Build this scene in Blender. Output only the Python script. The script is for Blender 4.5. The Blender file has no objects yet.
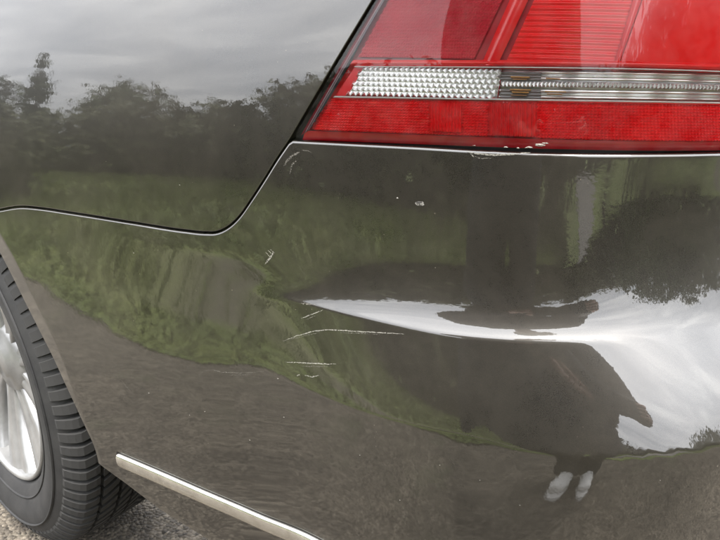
import bpy, bmesh, math, random
import numpy as np
from mathutils import Vector, Matrix

R = math.radians
scene = bpy.context.scene
C = scene.collection
rng = random.Random(7)
nrg = np.random.default_rng(7)

# ------------------------------------------------------------------ camera
CAM = np.array([0.0, -0.46, 0.85])
YAW, PITCH, FPX = R(27.0), R(17.5), 540.0           # focal length in pixels of a 720 x 540 frame
fh = np.array([-math.sin(YAW), math.cos(YAW), 0.0])
c_r = np.array([math.cos(YAW), math.sin(YAW), 0.0])
c_f = fh * math.cos(PITCH) + np.array([0, 0, -math.sin(PITCH)])
c_u = fh * math.sin(PITCH) + np.array([0, 0, math.cos(PITCH)])
cam_data = bpy.data.cameras.new('camera')
cam = bpy.data.objects.new('camera', cam_data)
C.objects.link(cam)
cam_data.sensor_width = 36.0
cam_data.lens = FPX / 720.0 * 36.0
cam_data.clip_start = 0.02
cam_data.clip_end = 2000
CAM_M = Matrix(((c_r[0], c_u[0], -c_f[0], CAM[0]), (c_r[1], c_u[1], -c_f[1], CAM[1]), (c_r[2], c_u[2], -c_f[2], CAM[2]), (0, 0, 0, 1)))
cam.matrix_world = CAM_M
scene.camera = cam

# ------------------------------------------------------------------ world: overcast, streaky bright cloud
SUN_EL, SUN_AZ = R(70), R(165)                       # azimuth of the sun measured from +Y towards +X
w = bpy.data.worlds.new('World'); scene.world = w; w.use_nodes = True
nt = w.node_tree; nt.nodes.clear()
N = nt.nodes.new; L = nt.links.new
wo = N('ShaderNodeOutputWorld'); bg = N('ShaderNodeBackground'); bg.inputs['Strength'].default_value = 0.1
sky = N('ShaderNodeTexSky'); sky.sky_type = 'NISHITA'; sky.sun_disc = False
sky.sun_elevation = SUN_EL; sky.sun_rotation = SUN_AZ; sky.dust_density = 3.0
tc = N('ShaderNodeTexCoord'); sep = N('ShaderNodeSeparateXYZ'); L(tc.outputs['Generated'], sep.inputs[0])
zz = N('ShaderNodeMath'); zz.operation = 'ADD'; zz.inputs[1].default_value = 0.14; L(sep.outputs['Z'], zz.inputs[0])
zm = N('ShaderNodeMath'); zm.operation = 'MAXIMUM'; zm.inputs[1].default_value = 0.05; L(zz.outputs[0], zm.inputs[0])
dx = N('ShaderNodeMath'); dx.operation = 'DIVIDE'; L(sep.outputs['X'], dx.inputs[0]); L(zm.outputs[0], dx.inputs[1])
dy = N('ShaderNodeMath'); dy.operation = 'DIVIDE'; L(sep.outputs['Y'], dy.inputs[0]); L(zm.outputs[0], dy.inputs[1])
cmb = N('ShaderNodeCombineXYZ'); L(dx.outputs[0], cmb.inputs[0]); L(dy.outputs[0], cmb.inputs[1])
mp = N('ShaderNodeMapping'); mp.inputs['Scale'].default_value = (0.8, 2.0, 1.0); mp.inputs['Rotation'].default_value = (0, 0, R(32))
L(cmb.outputs[0], mp.inputs[0])
n1 = N('ShaderNodeTexNoise'); n1.inputs['Scale'].default_value = 1.5; n1.inputs['Detail'].default_value = 7; n1.inputs['Roughness'].default_value = 0.55
n1.inputs['Distortion'].default_value = 0.5
L(mp.outputs[0], n1.inputs['Vector'])
cr = N('ShaderNodeValToRGB')
cr.color_ramp.elements[0].position = 0.30; cr.color_ramp.elements[0].color = (7.2, 7.4, 7.8, 1)
cr.color_ramp.elements[1].position = 0.70; cr.color_ramp.elements[1].color = (12.2, 12.2, 12.2, 1)
e = cr.color_ramp.elements.new(0.50); e.color = (9.2, 9.3, 9.6, 1)
L(n1.outputs['Fac'], cr.inputs['Fac'])
el_ = N('ShaderNodeMath'); el_.operation = 'MULTIPLY_ADD'; el_.inputs[1].default_value = 1.15; el_.inputs[2].default_value = 0.40   # overcast: darker to the horizon, brighter overhead
zc = N('ShaderNodeMath'); zc.operation = 'MAXIMUM'; zc.inputs[1].default_value = 0.0; L(sep.outputs['Z'], zc.inputs[0]); L(zc.outputs[0], el_.inputs[0])
cm = N('ShaderNodeVectorMath'); cm.operation = 'SCALE'; L(cr.outputs[0], cm.inputs[0]); L(el_.outputs[0], cm.inputs['Scale'])
mx = N('ShaderNodeMix'); mx.data_type = 'RGBA'; mx.inputs['Factor'].default_value = 0.9
L(sky.outputs[0], mx.inputs['A']); L(cm.outputs[0], mx.inputs['B'])
L(mx.outputs['Result'], bg.inputs['Color']); L(bg.outputs[0], wo.inputs[0])

sun_d = bpy.data.lights.new('sun', 'SUN'); sun_d.energy = 1.4; sun_d.angle = R(20); sun_d.color = (1.0, 0.96, 0.9)
sun = bpy.data.objects.new('sun', sun_d); C.objects.link(sun)
sdir = Vector((math.sin(SUN_AZ) * math.cos(SUN_EL), math.cos(SUN_AZ) * math.cos(SUN_EL), math.sin(SUN_EL)))
sun.rotation_euler = sdir.to_track_quat('Z', 'Y').to_euler(); sun.location = (0, 0, 6)

scene.view_settings.view_transform = 'Standard'
scene.view_settings.look = 'None'
scene.view_settings.gamma = 1.0
scene.view_settings.use_curve_mapping = False
scene.view_settings.exposure = 2.5
scene.cycles.max_bounces = 8
scene.cycles.transparent_max_bounces = 16
scene.cycles.caustics_reflective = False
scene.cycles.use_denoising = True

# ------------------------------------------------------------------ node helpers
class Mat:
    def __init__(s, name):
        s.m = bpy.data.materials.new(name); s.m.use_nodes = True
        s.t = s.m.node_tree; s.t.nodes.clear()
        s.out = s.n('ShaderNodeOutputMaterial')
    def n(s, kind, **kw):
        nd = s.t.nodes.new(kind)
        for k, v in kw.items():
            if k in nd.inputs: nd.inputs[k].default_value = v
            else: setattr(nd, k, v)
        return nd
    def l(s, a, b): s.t.links.new(a, b)
    def pbsdf(s, **kw):
        b = s.n('ShaderNodeBsdfPrincipled')
        for k, v in kw.items():
            b.inputs[k.replace('_', ' ')].default_value = v
        s.l(b.outputs[0], s.out.inputs[0]); s.b = b
        return b
    def co(s, kind='Object'):
        return s.n('ShaderNodeTexCoord').outputs[kind]
    def noise(s, vec, scale, detail=4, rough=0.55, dist=0.0):
        nd = s.n('ShaderNodeTexNoise'); nd.inputs['Scale'].default_value = scale; nd.inputs['Detail'].default_value = detail
        nd.inputs['Roughness'].default_value = rough; nd.inputs['Distortion'].default_value = dist
        if vec is not None: s.l(vec, nd.inputs['Vector'])
        return nd.outputs['Fac']
    def vor(s, vec, scale, out='Distance'):
        nd = s.n('ShaderNodeTexVoronoi'); nd.inputs['Scale'].default_value = scale
        if vec is not None: s.l(vec, nd.inputs['Vector'])
        return nd.outputs[out]
    def ramp(s, fac, stops):
        nd = s.n('ShaderNodeValToRGB')
        el = nd.color_ramp.elements
        while len(el) < len(stops): el.new(0.5)
        for e_, (p, c) in zip(el, stops):
            e_.position = p
            e_.color = c if isinstance(c, tuple) and len(c) == 4 else ((c[0], c[1], c[2], 1) if isinstance(c, tuple) else (c, c, c, 1))
        s.l(fac, nd.inputs['Fac'])
        return nd.outputs['Color']
    def mix(s, fac, a, b, blend='MIX'):
        nd = s.n('ShaderNodeMix'); nd.data_type = 'RGBA'; nd.blend_type = blend
        for sock, v in (('Factor', fac), ('A', a), ('B', b)):
            if hasattr(v, 'links'): s.l(v, nd.inputs[sock])
            elif sock == 'Factor': nd.inputs[sock].default_value = v
            else: nd.inputs[sock].default_value = (v[0], v[1], v[2], 1)
        return nd.outputs['Result']
    def math(s, op, a, b=None):
        nd = s.n('ShaderNodeMath'); nd.operation = op
        for i, v in enumerate((a, b)):
            if v is None: continue
            if hasattr(v, 'links'): s.l(v, nd.inputs[i])
            else: nd.inputs[i].default_value = v
        return nd.outputs[0]
    def bump(s, height, strength, dist, normal=None):
        nd = s.n('ShaderNodeBump'); nd.inputs['Strength'].default_value = strength; nd.inputs['Distance'].default_value = dist
        s.l(height, nd.inputs['Height'])
        if normal is not None: s.l(normal, nd.inputs['Normal'])
        return nd.outputs[0]

def simple(name, col, rough=0.5, metal=0.0, **kw):
    m = Mat(name); m.pbsdf(Base_Color=(col[0], col[1], col[2], 1), Roughness=rough, Metallic=metal, **kw)
    return m.m

# ------------------------------------------------------------------ mesh helpers
def tag(o, label=None, cat=None, group=None, kind=None):
    for k, v in (('label', label), ('category', cat), ('group', group), ('kind', kind)):
        if v: o[k] = v
    return o
def empty(name, loc=(0, 0, 0), parent=None):
    o = bpy.data.objects.new(name, None); C.objects.link(o); o.location = loc
    o.empty_display_size = 0.1
    if parent: o.parent = parent
    return o
def mobj(name, verts, faces, mat, parent=None, smooth=True, uv=None, normals=None):
    me = bpy.data.meshes.new(name)
    me.from_pydata([tuple(map(float, v)) for v in verts], [], [tuple(f) for f in faces])
    if smooth and len(me.polygons):
        me.polygons.foreach_set('use_smooth', [True] * len(me.polygons))
    if uv is not None:
        lay = me.uv_layers.new(name='UVMap')
        li = np.empty(len(me.loops), dtype=np.int32); me.loops.foreach_get('vertex_index', li)
        lay.data.foreach_set('uv', np.asarray(uv, dtype=np.float32)[li].ravel())
    if mat: me.materials.append(mat)
    me.update()
    if normals is not None:
        me.normals_split_custom_set_from_vertices([tuple(map(float, n)) for n in normals])
    o = bpy.data.objects.new(name, me); C.objects.link(o)
    if parent: o.parent = parent
    return o
def bobj(name, bm, mat, parent=None, smooth=False):
    bmesh.ops.recalc_face_normals(bm, faces=bm.faces[:])
    me = bpy.data.meshes.new(name); bm.to_mesh(me); bm.free()
    if smooth: me.polygons.foreach_set('use_smooth', [True] * len(me.polygons))
    if mat: me.materials.append(mat)
    o = bpy.data.objects.new(name, me); C.objects.link(o)
    if parent: o.parent = parent
    return o

# ------------------------------------------------------------------ the body surface of the car
# s runs along the plan of the car's left side towards its rear corner, z is height;
# F(s, z, d) is a point of the outer skin pushed d metres out along the plan normal.
def sst(a, b, x):
    t = np.clip((np.asarray(x, dtype=float) - a) / (b - a), 0, 1)
    return t * t * (3 - 2 * t)
_s = np.linspace(-2.6, 1.9, 9001)
_k = 0.06 * sst(-1.2, -0.6, _s) + (1 / 0.29) * sst(-0.15, -0.04, _s) * (1 - 0.93 * sst(0.27, 0.40, _s))
_ds = _s[1] - _s[0]
_psi = R(0.3) + np.cumsum(_k) * _ds
_i0 = np.argmin(abs(_s + 0.30))
_X = np.cumsum(np.cos(_psi)) * _ds; _X += -0.30 - _X[_i0]
_Y = np.cumsum(np.sin(_psi)) * _ds; _Y += 0.0 - _Y[_i0]
def plan(s):
    return np.interp(s, _s, _X), np.interp(s, _s, _Y), np.interp(s, _s, _psi)

_z = np.linspace(0.0, 1.6, 6401); _dz = _z[1] - _z[0]
Z_LAMP, Z_LEDGE, Z_CREASE = 0.803, 0.645, 0.553
def prof(stops):
    zs, ph = zip(*stops)
    return np.interp(_z, zs, ph)
def smooth(a, width):
    n = max(1, int(width / _dz)); k = np.hanning(n + 2); k /= k.sum()
    return np.convolve(np.pad(a, n, mode='edge'), k, 'same')[n:-n]
def integ(phi):                                       # phi in degrees -> outward offset, zero at the lamp's lower edge
    h = -np.cumsum(np.tan(np.radians(phi))) * _dz
    return h - np.interp(Z_LAMP, _z, h)
ZL, ZC = Z_LEDGE, Z_CREASE
PH_SIDE = smooth(prof([(0, -14), (.25, -12), (.33, -6), (.42, -2), (.50, 2), (.53, 4), (.553, 4.5), (.60, 3.0), (.70, 2.5), (.76, 2.2), (.82, 4.2), (.90, 7.2), (1.0, 10.5), (1.3, 20)]), 0.03)
PH_UP = smooth(prof([(ZL + .002, 46), (ZL + .007, 38), (ZL + .014, 28), (ZL + .025, 18), (.69, 10), (.71, 5.5), (.745, 4), (.78, 3), (.803, 2.5), (.82, 3.5), (.90, 6), (1.0, 9), (1.3, 18)]) * (_z > ZL), 0.006)
PH_UP2 = smooth(prof([(ZL + .002, 46), (ZL + .008, 38), (ZL + .018, 29), (.687, 18), (.715, 10.5), (.745, 6), (.78, 2.5), (.803, 0.5), (.82, 2.0), (.90, 5), (1.0, 9), (1.3, 18)]) * (_z > ZL), 0.006)
PH_LOW = smooth(prof([(0, -16), (.25, -14), (.33, -11), (.40, -9), (.48, -7.5), (ZC - .035, -4), (ZC - .0005, 2), (ZC + .0005, 23), (ZC + .02, 25.5), (ZC + .045, 30), (ZL - .002, 35), (ZL + .001, 35)]) * (_z <= ZL), 0.006)
PH_LOWA = smooth(prof([(0, -14), (.25, -10), (.35, -4), (.45, 0), (ZC - .0005, 4), (ZC + .0005, 12), (ZC + .03, 14), (ZC + .06, 15.5), (ZL - .002, 16.5), (ZL + .001, 16.5)]) * (_z <= ZL), 0.006)
_side_hi = PH_SIDE * (_z > ZL); _side_lo = PH_SIDE * (_z <= ZL)
def htab(t):
    h = -np.cumsum(t) * _dz
    return h - np.interp(Z_LAMP, _z, h)
PH_DIP = -2.0 * np.exp(-((_z - .683) / .020) ** 2) + 1.5 * np.exp(-((_z - .615) / .03) ** 2)
H_DIP = htab(np.tan(np.radians(PH_DIP)))
H_SIDE = htab(np.tan(np.radians(PH_SIDE)))
H_UP2 = htab(np.tan(np.radians(PH_UP2)) - np.tan(np.radians(PH_UP)))
H_UP = htab(np.tan(np.radians(PH_UP)) - np.tan(np.radians(_side_hi)))
H_LOW2 = htab(np.tan(np.radians(PH_LOW)) - np.tan(np.radians(PH_LOWA)))
H_LOW = htab(np.tan(np.radians(PH_LOWA)) - np.tan(np.radians(_side_lo)))
ARC = (-1.186, 0.295)                                  # wheel centre (x, z)
def arch_r(x, z):
    th = np.arctan2(z - ARC[1], x - ARC[0])           # 0 = towards the rear, at axle height
    return 0.366 + 0.034 * np.exp(-(th / 0.30) ** 2) + 0.024 * sst(0.5, 1.1, th)
def off(s, z):
    s = np.asarray(s, float); z = np.asarray(z, float)
    w_up = sst(-0.40, -0.13, s)
    w_lo = sst(-0.44, -0.09, s)
    w_u2 = sst(-0.06, 0.05, s)
    zLs = ZL + .021 * sst(-.15, .09, s)
    zCs = ZC + .010 * sst(-.25, -.08, s) + .040 * sst(-.08, .08, s)
    zu = z - (zLs - ZL) * (1 - sst(.70, .80, z))
    zl = np.where(z > zCs, ZC + (z - zCs) * (ZL - ZC) / (zLs - zCs), z * ZC / zCs)
    zl = np.where(z > zLs, ZL + (z - zLs), zl)
    h = np.interp(z, _z, H_SIDE) + sst(-.74, -.46, s) * (1 - .8 * sst(-.12, .02, s)) * np.interp(z + .10 * np.clip(s + .56, -.1, .30), _z, H_DIP) + w_up * np.interp(zu, _z, H_UP) + w_u2 * np.interp(zu, _z, H_UP2) + w_lo * np.interp(zl, _z, H_LOW) + sst(-.11, .045, s) * np.interp(zl, _z, H_LOW2)
    X, Y, p = plan(s)
    if ARCH_PTS is None: return h
    wd = 0.005 + 0.027 * sst(0.38, 0.55, z)
    d = (s - s_arch(z)) * .86
    t = np.where(d < wd + .003, .5 * ((wd - d) + np.sqrt((wd - d) ** 2 + 1e-6)), 0) * sst(wd + .003, wd - .001, d) 
    return h - 0.17 * np.minimum(t, .05)
ARCH_PTS = None
def s_arch(z):
    """rear edge of the wheel arch at height z, as s"""
    return np.interp(z, ARCH_PTS[:, 1], ARCH_PTS[:, 0])
def F(s, z, d=0.0):
    X, Y, p = plan(s); h = off(s, z) + d
    z = np.asarray(z, float) + 0 * X
    return np.stack([X + np.sin(p) * h, Y - np.cos(p) * h, z], -1)
def Fn(s, z, e=0.0008):
    a = F(s + e, z) - F(s - e, z); b = F(s, z + e) - F(s, z - e)
    n = np.cross(a, b); return n / np.linalg.norm(n, axis=-1, keepdims=True)
def proj(P):
    v = P - CAM; dz_ = v @ c_f
    return np.stack([360 + FPX * (v @ c_r) / dz_, 270 - FPX * (v @ c_u) / dz_], -1)
def pix(px, py, d=0.0):
    """surface coordinates (s, z) of the skin point seen at pixel (px, py) of the photograph"""
    s, z = np.interp(px, [0, 300, 600, 720], [-.85, -.3, 0, .1]), np.interp(py, [0, 540], [.9, .33])
    for _ in range(40):
        p0 = proj(F(s, z, d)); e = 1e-4
        r = np.array([px, py]) - p0
        J = np.stack([(proj(F(s + e, z, d)) - p0) / e, (proj(F(s, z + e, d)) - p0) / e], -1)
        ds_, dz_ = np.linalg.solve(J, r)
        m = max(abs(ds_), abs(dz_)); k = min(1, .05 / m) if m > 0 else 1
        s += k * ds_; z += k * dz_
        if m < 1e-6: break
    return float(s), float(z)
def pixs(pts, d=0.0): return np.array([pix(x, y, d) for x, y in pts])

# ------------------------------------------------------------------ materials
def paint():
    m = Mat('brown_metallic_paint')
    co = m.co('Object')
    fl = m.noise(co, 1500, 1, 0.5)
    base = m.ramp(fl, [(0.30, (.0080, .0068, .0048)), (0.52, (.0110, .0094, .0068)), (0.72, (.017, .0145, .0108))])
    big = m.noise(co, 7, 5, 0.6, 0.6)
    fine = m.noise(co, 90, 6, 0.7)
    film = m.math('MULTIPLY', m.ramp(big, [(0.35, 0.25), (0.7, 1.0)]), m.ramp(fine, [(0.30, 0.55), (0.80, 1.0)]))
    film = m.math('MULTIPLY', film, 0.075)
    speck = m.ramp(m.vor(co, 130), [(0.05, 1.0), (0.085, 0.0)])
    sel = m.ramp(m.noise(co, 37, 2), [(0.60, 0.0), (0.68, 1.0)])
    film = m.math('MAXIMUM', film, m.math('MULTIPLY', m.math('MULTIPLY', speck, sel), 0.5))
    b = m.pbsdf(Metallic=0.55, Roughness=0.42, Coat_Weight=1.0, Coat_IOR=1.83)
    m.l(base, b.inputs['Base Color'])
    m.l(m.ramp(film, [(0.0, 0.014), (0.2, 0.075)]), b.inputs['Coat Roughness'])
    peel = m.noise(co, 240, 2, 0.5)
    wav = m.noise(co, 22, 2, 0.5)
    nb = m.bump(peel, 0.06, 0.0003)
    nb = m.bump(wav, 0.05, 0.0010, nb)
    m.l(nb, b.inputs['Coat Normal'])
    m.l(m.bump(fl, 0.06, 0.0004), b.inputs['Normal'])
    dust = m.n('ShaderNodeBsdfDiffuse'); dust.inputs['Color'].default_value = (.27, .238, .190, 1)
    ms = m.n('ShaderNodeMixShader'); m.l(film, ms.inputs[0]); m.l(b.outputs[0], ms.inputs[1]); m.l(dust.outputs[0], ms.inputs[2])
    m.l(ms.outputs[0], m.out.inputs[0])
    return m.m
M_PAINT = paint()
M_BLACK = simple('black_rubber_seal', (.008, .008, .009), .45)
M_LINER = simple('black_felt_liner', (.006, .006, .006), .9)
def asphalt():
    m = Mat('worn_asphalt'); co = m.co('Object')
    st = m.n('ShaderNodeTexVoronoi'); st.inputs['Scale'].default_value = 130; m.l(co, st.inputs['Vector'])
    stone = m.ramp(st.outputs['Color'], [(0.1, (.036, .031, .025)), (0.5, (.088, .077, .062)), (0.9, (.175, .156, .13))])
    big = m.ramp(m.noise(co, 1.3, 6, .62, .4), [(0.32, (.55, .53, .5)), (0.7, (1.25, 1.2, 1.12))])
    mid = m.ramp(m.noise(co, 14, 5, .6), [(0.3, (.62, .6, .58)), (0.7, (1.2, 1.2, 1.18))])
    c = m.mix(1.0, stone, big, 'MULTIPLY'); c = m.mix(1.0, c, mid, 'MULTIPLY')
    moss = m.ramp(m.noise(co, 2.6, 6, .65), [(0.56, 0.0), (0.68, 0.55)])
    c = m.mix(moss, c, (.060, .062, .035))
    b = m.pbsdf(Roughness=.85); m.l(c, b.inputs['Base Color'])
    h = m.math('ADD', m.math('MULTIPLY', st.outputs['Distance'], -1.0), m.math('MULTIPLY', m.noise(co, 60, 4), .8))
    m.l(m.bump(h, .9, .006), b.inputs['Normal'])
    return m.m
def grassground():
    m = Mat('verge_soil_and_grass'); co = m.co('Object')
    a = m.ramp(m.noise(co, 1.1, 6, .6, .3), [(0.3, (.052, .064, .020)), (0.5, (.105, .138, .034)), (0.72, (.17, .19, .058))])
    f = m.ramp(m.noise(co, 16, 5, .65), [(0.3, (.55, .55, .5)), (0.7, (1.3, 1.3, 1.2))])
    c = m.mix(1.0, a, f, 'MULTIPLY')
    dry = m.ramp(m.noise(co, .8, 5, .6, .5), [(0.54, 0.0), (0.70, .45)])
    c = m.mix(dry, c, (.095, .080, .048))
    sp = m.n('ShaderNodeSeparateXYZ'); m.l(co, sp.inputs[0])
    yy = m.math('ADD', sp.outputs['Y'], m.math('MULTIPLY', m.math('SUBTRACT', m.noise(co, 1.6, 5, .6), .5), .55))
    band = m.math('SUBTRACT', 1.0, m.math('MULTIPLY', m.math('ABSOLUTE', m.math('ADD', yy, 2.22)), 3.2))
    band = m.ramp(band, [(0.05, 0.0), (0.45, .85)])
    band = m.math('MULTIPLY', band, m.ramp(m.math('ADD', m.math('MULTIPLY', sp.outputs['X'], .25), 1.1), [(.38, 0.0), (.60, 1.0)]))   # only on the stretch beside the car
    c = m.mix(band, c, (.085, .072, .052))             # brown strip added to the verge so the bumper mirrors a brown band
    b = m.pbsdf(Roughness=.9); m.l(c, b.inputs['Base Color'])
    m.l(m.bump(m.noise(co, 30, 4), .8, .04), b.inputs['Normal'])
    return m.m
def leafmat(name, dark, light):
    m = Mat(name); co = m.co('Object')
    c = m.ramp(m.noise(co, 1.7, 4, .6), [(0.3, dark), (0.7, light)])
    b = m.pbsdf(Roughness=.7, Specular_IOR_Level=.2); m.l(c, b.inputs['Base Color'])
    return m.m
M_ASPH = asphalt(); M_GRASS = grassground()
M_LEAF = [leafmat('dark_leaf', (.020, .030, .010), (.050, .066, .022)), leafmat('olive_leaf', (.032, .036, .016), (.075, .078, .032)), leafmat('grey_green_leaf', (.035, .042, .026), (.070, .082, .045))]
M_BARK = simple('bark', (.05, .042, .033), .9)
M_BLADE = leafmat('grass_blade', (.065, .088, .022), (.155, .18, .052))

# ------------------------------------------------------------------ setting: road, verge, path
GZ = -0.130                                            # height of the ground in this frame
EDGE = -1.38                                          # the verge starts here
def sheet(name, x0, x1, y0, y1, z, mat, nx=1, ny=1, fz=None, edge=None):
    vs, fs = [], []
    for j in range(ny + 1):
        for i in range(nx + 1):
            x = x0 + (x1 - x0) * i / nx; y = y0 + (y1 - y0) * j / ny
            if edge is not None and j == ny: y += edge(x)
            vs.append((x, y, z + (fz(x, y) if fz else 0)))
    for j in range(ny):
        for i in range(nx):
            a = j * (nx + 1) + i; fs.append((a, a + 1, a + nx + 2, a + nx + 1))
    return tag(mobj(name, vs, fs, mat), kind='structure')
ground = sheet('ground', -400, 400, -400, 400, GZ - 0.06, M_GRASS)
road = sheet('road', -60, 60, -3.6, 6.0, GZ, M_ASPH)
def wob(x): return 0.16 * min(x + 1.0, 0) * (1 if x > -6 else 6.0 / max(6, -x) ) + 0.035 * math.sin(x * 2.3) + 0.018 * math.sin(x * 6.1 + 1) + 0.010 * math.sin(x * 15.7)
def vz(x, y):
    d = EDGE + wob(x) - y
    return 0.0 + 0.05 * min(1, max(0, d) / .5) + 0.03 * math.sin(x * 1.3 + y) * min(1, max(0, d)) + 0.006 * max(0, d - 1)
vv, vf = [], []
VX = np.concatenate([np.linspace(-45, -8, 60)[:-1], np.linspace(-8, 5, 400)[:-1], np.linspace(5, 30, 60)])
VT = np.concatenate([np.linspace(0, .1, 16)[:-1], np.linspace(.1, 1, 40)])
for x in VX:
    y1 = EDGE + wob(x)
    for t in VT:
        y = y1 + (-24 - y1) * t; vv.append((x, y, GZ + .008 + vz(x, y)))
nv = len(VT)
for i in range(len(VX) - 1):
    for j in range(nv - 1):
        a_ = i * nv + j; vf.append((a_, a_ + 1, a_ + nv + 1, a_ + nv))
verge = tag(mobj('verge', vv, vf, M_GRASS), kind='structure')
M_PATH = simple('pale_gravel_path', (.13, .122, .112), .95)
pv, pf = [], []
for i in range(41):
    t = i / 40; d = 2.2 + 24 * t; a = R(27) + .05 * math.sin(t * 5)
    cx, cy = 0.0 + d * math.sin(a), EDGE + 1.2 - d * math.cos(a); hw = 1.0
    for sgn in (-1, 1):
        x = cx + sgn * hw * math.cos(a); y = cy + sgn * hw * math.sin(a)
        pv.append((x, y, GZ + 0.012 + vz(x, y) + .03))
for i in range(40): pf.append((2 * i, 2 * i + 1, 2 * i + 3, 2 * i + 2))
tag(mobj('path', pv, pf, M_PATH), kind='structure')

# grass blades on the verge
def blades():
    n = 42000
    v = np.empty((n, 3, 3))
    r = nrg.random(n)
    dist = 0.02 + 7.5 * r ** 1.6
    x = -14 + 20 * nrg.random(n); y = EDGE - dist
    y += np.array([wob(a) for a in x])
    h = (0.05 + 0.13 * nrg.random(n)) * np.clip(dist * 3, .35, 1)
    a = nrg.random(n) * 6.283; wd = .004 + .006 * nrg.random(n) + dist * .0016
    zb = np.array([GZ + 0.008 + vz(p, q) for p, q in zip(x, y)])
    v[:, 0] = np.stack([x - np.cos(a) * wd, y - np.sin(a) * wd, zb], -1)
    v[:, 1] = np.stack([x + np.cos(a) * wd, y + np.sin(a) * wd, zb], -1)
    lean = (nrg.random((n, 2)) - .5) * .12
    v[:, 2] = np.stack([x + lean[:, 0], y + lean[:, 1], zb + h], -1)
    px_, py_ = x, y
    keep = (abs(y + 2.22) > .30) | (x < -2.6) | (nrg.random(n) < .15)
    for t in np.linspace(2.2, 12, 60):                # keep the path clear
        keep &= np.hypot(x - t * math.sin(R(27)), y - (EDGE + 1.2 - t * math.cos(R(27)))) > 1.0
    v = v[keep].reshape(-1, 3)
    f = np.arange(len(v)).reshape(-1, 3)
    o = mobj('grass', v, f, M_BLADE, smooth=False)
    tag(o, 'short green grass blades growing on the roadside verge', 'grass', kind='stuff')
blades()

# ------------------------------------------------------------------ trees
def tube(pts, rad, seg=7):
    vs, fs = [], []
    pts = [Vector(p) for p in pts]
    for i, p in enumerate(pts):
        d = (pts[min(i + 1, len(pts) - 1)] - pts[max(i - 1, 0)]).normalized()
        a = d.orthogonal().normalized(); b = d.cross(a)
        for k in range(seg):
            t = 2 * math.pi * k / seg
            vs.append(tuple(p + (a * math.cos(t) + b * math.sin(t)) * rad[i]))
    for i in range(len(pts) - 1):
        for k in range(seg):
            fs.append((i * seg + k, i * seg + (k + 1) % seg, (i + 1) * seg + (k + 1) % seg, (i + 1) * seg + k))
    n = len(vs); fs.append(tuple(range(seg - 1, -1, -1))); fs.append(tuple(range(n - seg, n)))
    return vs, fs
def join(parts):
    V, Fc = [], []
    for v, f in parts:
        o = len(V); V += list(v); Fc += [tuple(i + o for i in q) for q in f]
    return V, Fc
def make_tree(name, h, rx, kind, mat, seed, low=0.15, n_clump=95, leaf=.11):
    rg = random.Random(seed)
    root = empty(name)
    tr = [tube([(0, 0, -.1), (.05 * rx, 0, h * .25), (-.03 * rx, .03, h * .55), (0, 0, h * .9)], [.05 * h * .6, .036 * h * .6, .022 * h * .6, .006 * h])]
    ends = []
    for k in range(9):
        a = rg.random() * 6.283; z0 = h * (.18 + .55 * rg.random()); rr = rx * (.5 + .4 * rg.random())
        e_ = (math.cos(a) * rr, math.sin(a) * rr, z0 + h * (.08 + .2 * rg.random()))
        ends.append(e_)
        tr.append(tube([(0, 0, z0), (e_[0] * .5, e_[1] * .5, z0 + (e_[2] - z0) * .6), e_], [.014 * h * .7, .009 * h * .7, .003 * h], 5))
    tv, tf = join(tr)
    mobj('trunk', tv, tf, M_BARK, root)
    V = []
    for k in range(n_clump):
        while True:
            u = [rg.uniform(-1, 1) for _ in range(3)]
            if sum(q * q for q in u) < 1: break
        t = (u[2] + 1) / 2
        if kind == 'cone': wr = rx * (1.05 - t) * 1.0
        elif kind == 'bush': wr = rx * (.75 + .35 * math.sin(t * 3.1))
        else: wr = rx * (.55 + .55 * math.sin(math.pi * min(1, t * .8 + .12)))
        a = math.atan2(u[1], u[0]); q = math.hypot(u[0], u[1]) ** .6
        lump = 1 + .28 * math.sin(3 * a + seed) + .18 * math.sin(5 * a + 2 * t * 6)
        cx, cy, cz = wr * q * math.cos(a) * lump, wr * q * math.sin(a) * lump, h * (low + (1.03 - low) * t)
        cs = rx * rg.uniform(.13, .26)
        for _ in range(34):
            o = Vector((rg.gauss(0, .5), rg.gauss(0, .5), rg.gauss(0, .42))) * cs
            p = Vector((cx, cy, cz)) + o
            d1 = Vector((rg.gauss(0, 1), rg.gauss(0, 1), rg.gauss(0, .8))).normalized()
            d2 = d1.orthogonal().normalized(); ls = leaf * rg.uniform(.6, 1.4)
            if kind == 'droop': d1 = Vector((rg.gauss(0, .25), rg.gauss(0, .25), -1)).normalized(); d2 = d1.orthogonal().normalized() * .5; ls *= 1.5
            V += [p - d1 * ls, p + d2 * ls * .5, p + d1 * ls, p - d2 * ls * .5]
    Fc = [(4 * i, 4 * i + 1, 4 * i + 2, 4 * i + 3) for i in range(len(V) // 4)]
    mobj('crown', V, Fc, mat, root, smooth=False)
    return root
def copy_tree(o, parent=None):
    c = o.copy(); C.objects.link(c); c.parent = parent
    for ch in list(o.children): copy_tree(ch, c)
    return c
protos = {
    'bush': make_tree('hedge_shrub', 3.4, 2.3, 'bush', M_LEAF[1], 3, .02, 120, .13),
    'round': make_tree('broadleaf_tree', 5.2, 2.3, 'round', M_LEAF[0], 11, .12, 120, .14),
    'cone': make_tree('cypress_tree', 5.5, .75, 'cone', M_LEAF[2], 21, .04, 80, .10),
    'droop': make_tree('drooping_tree', 6.4, 3.0, 'droop', M_LEAF[0], 31, .03, 190, .15),
}
used = set()
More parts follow.
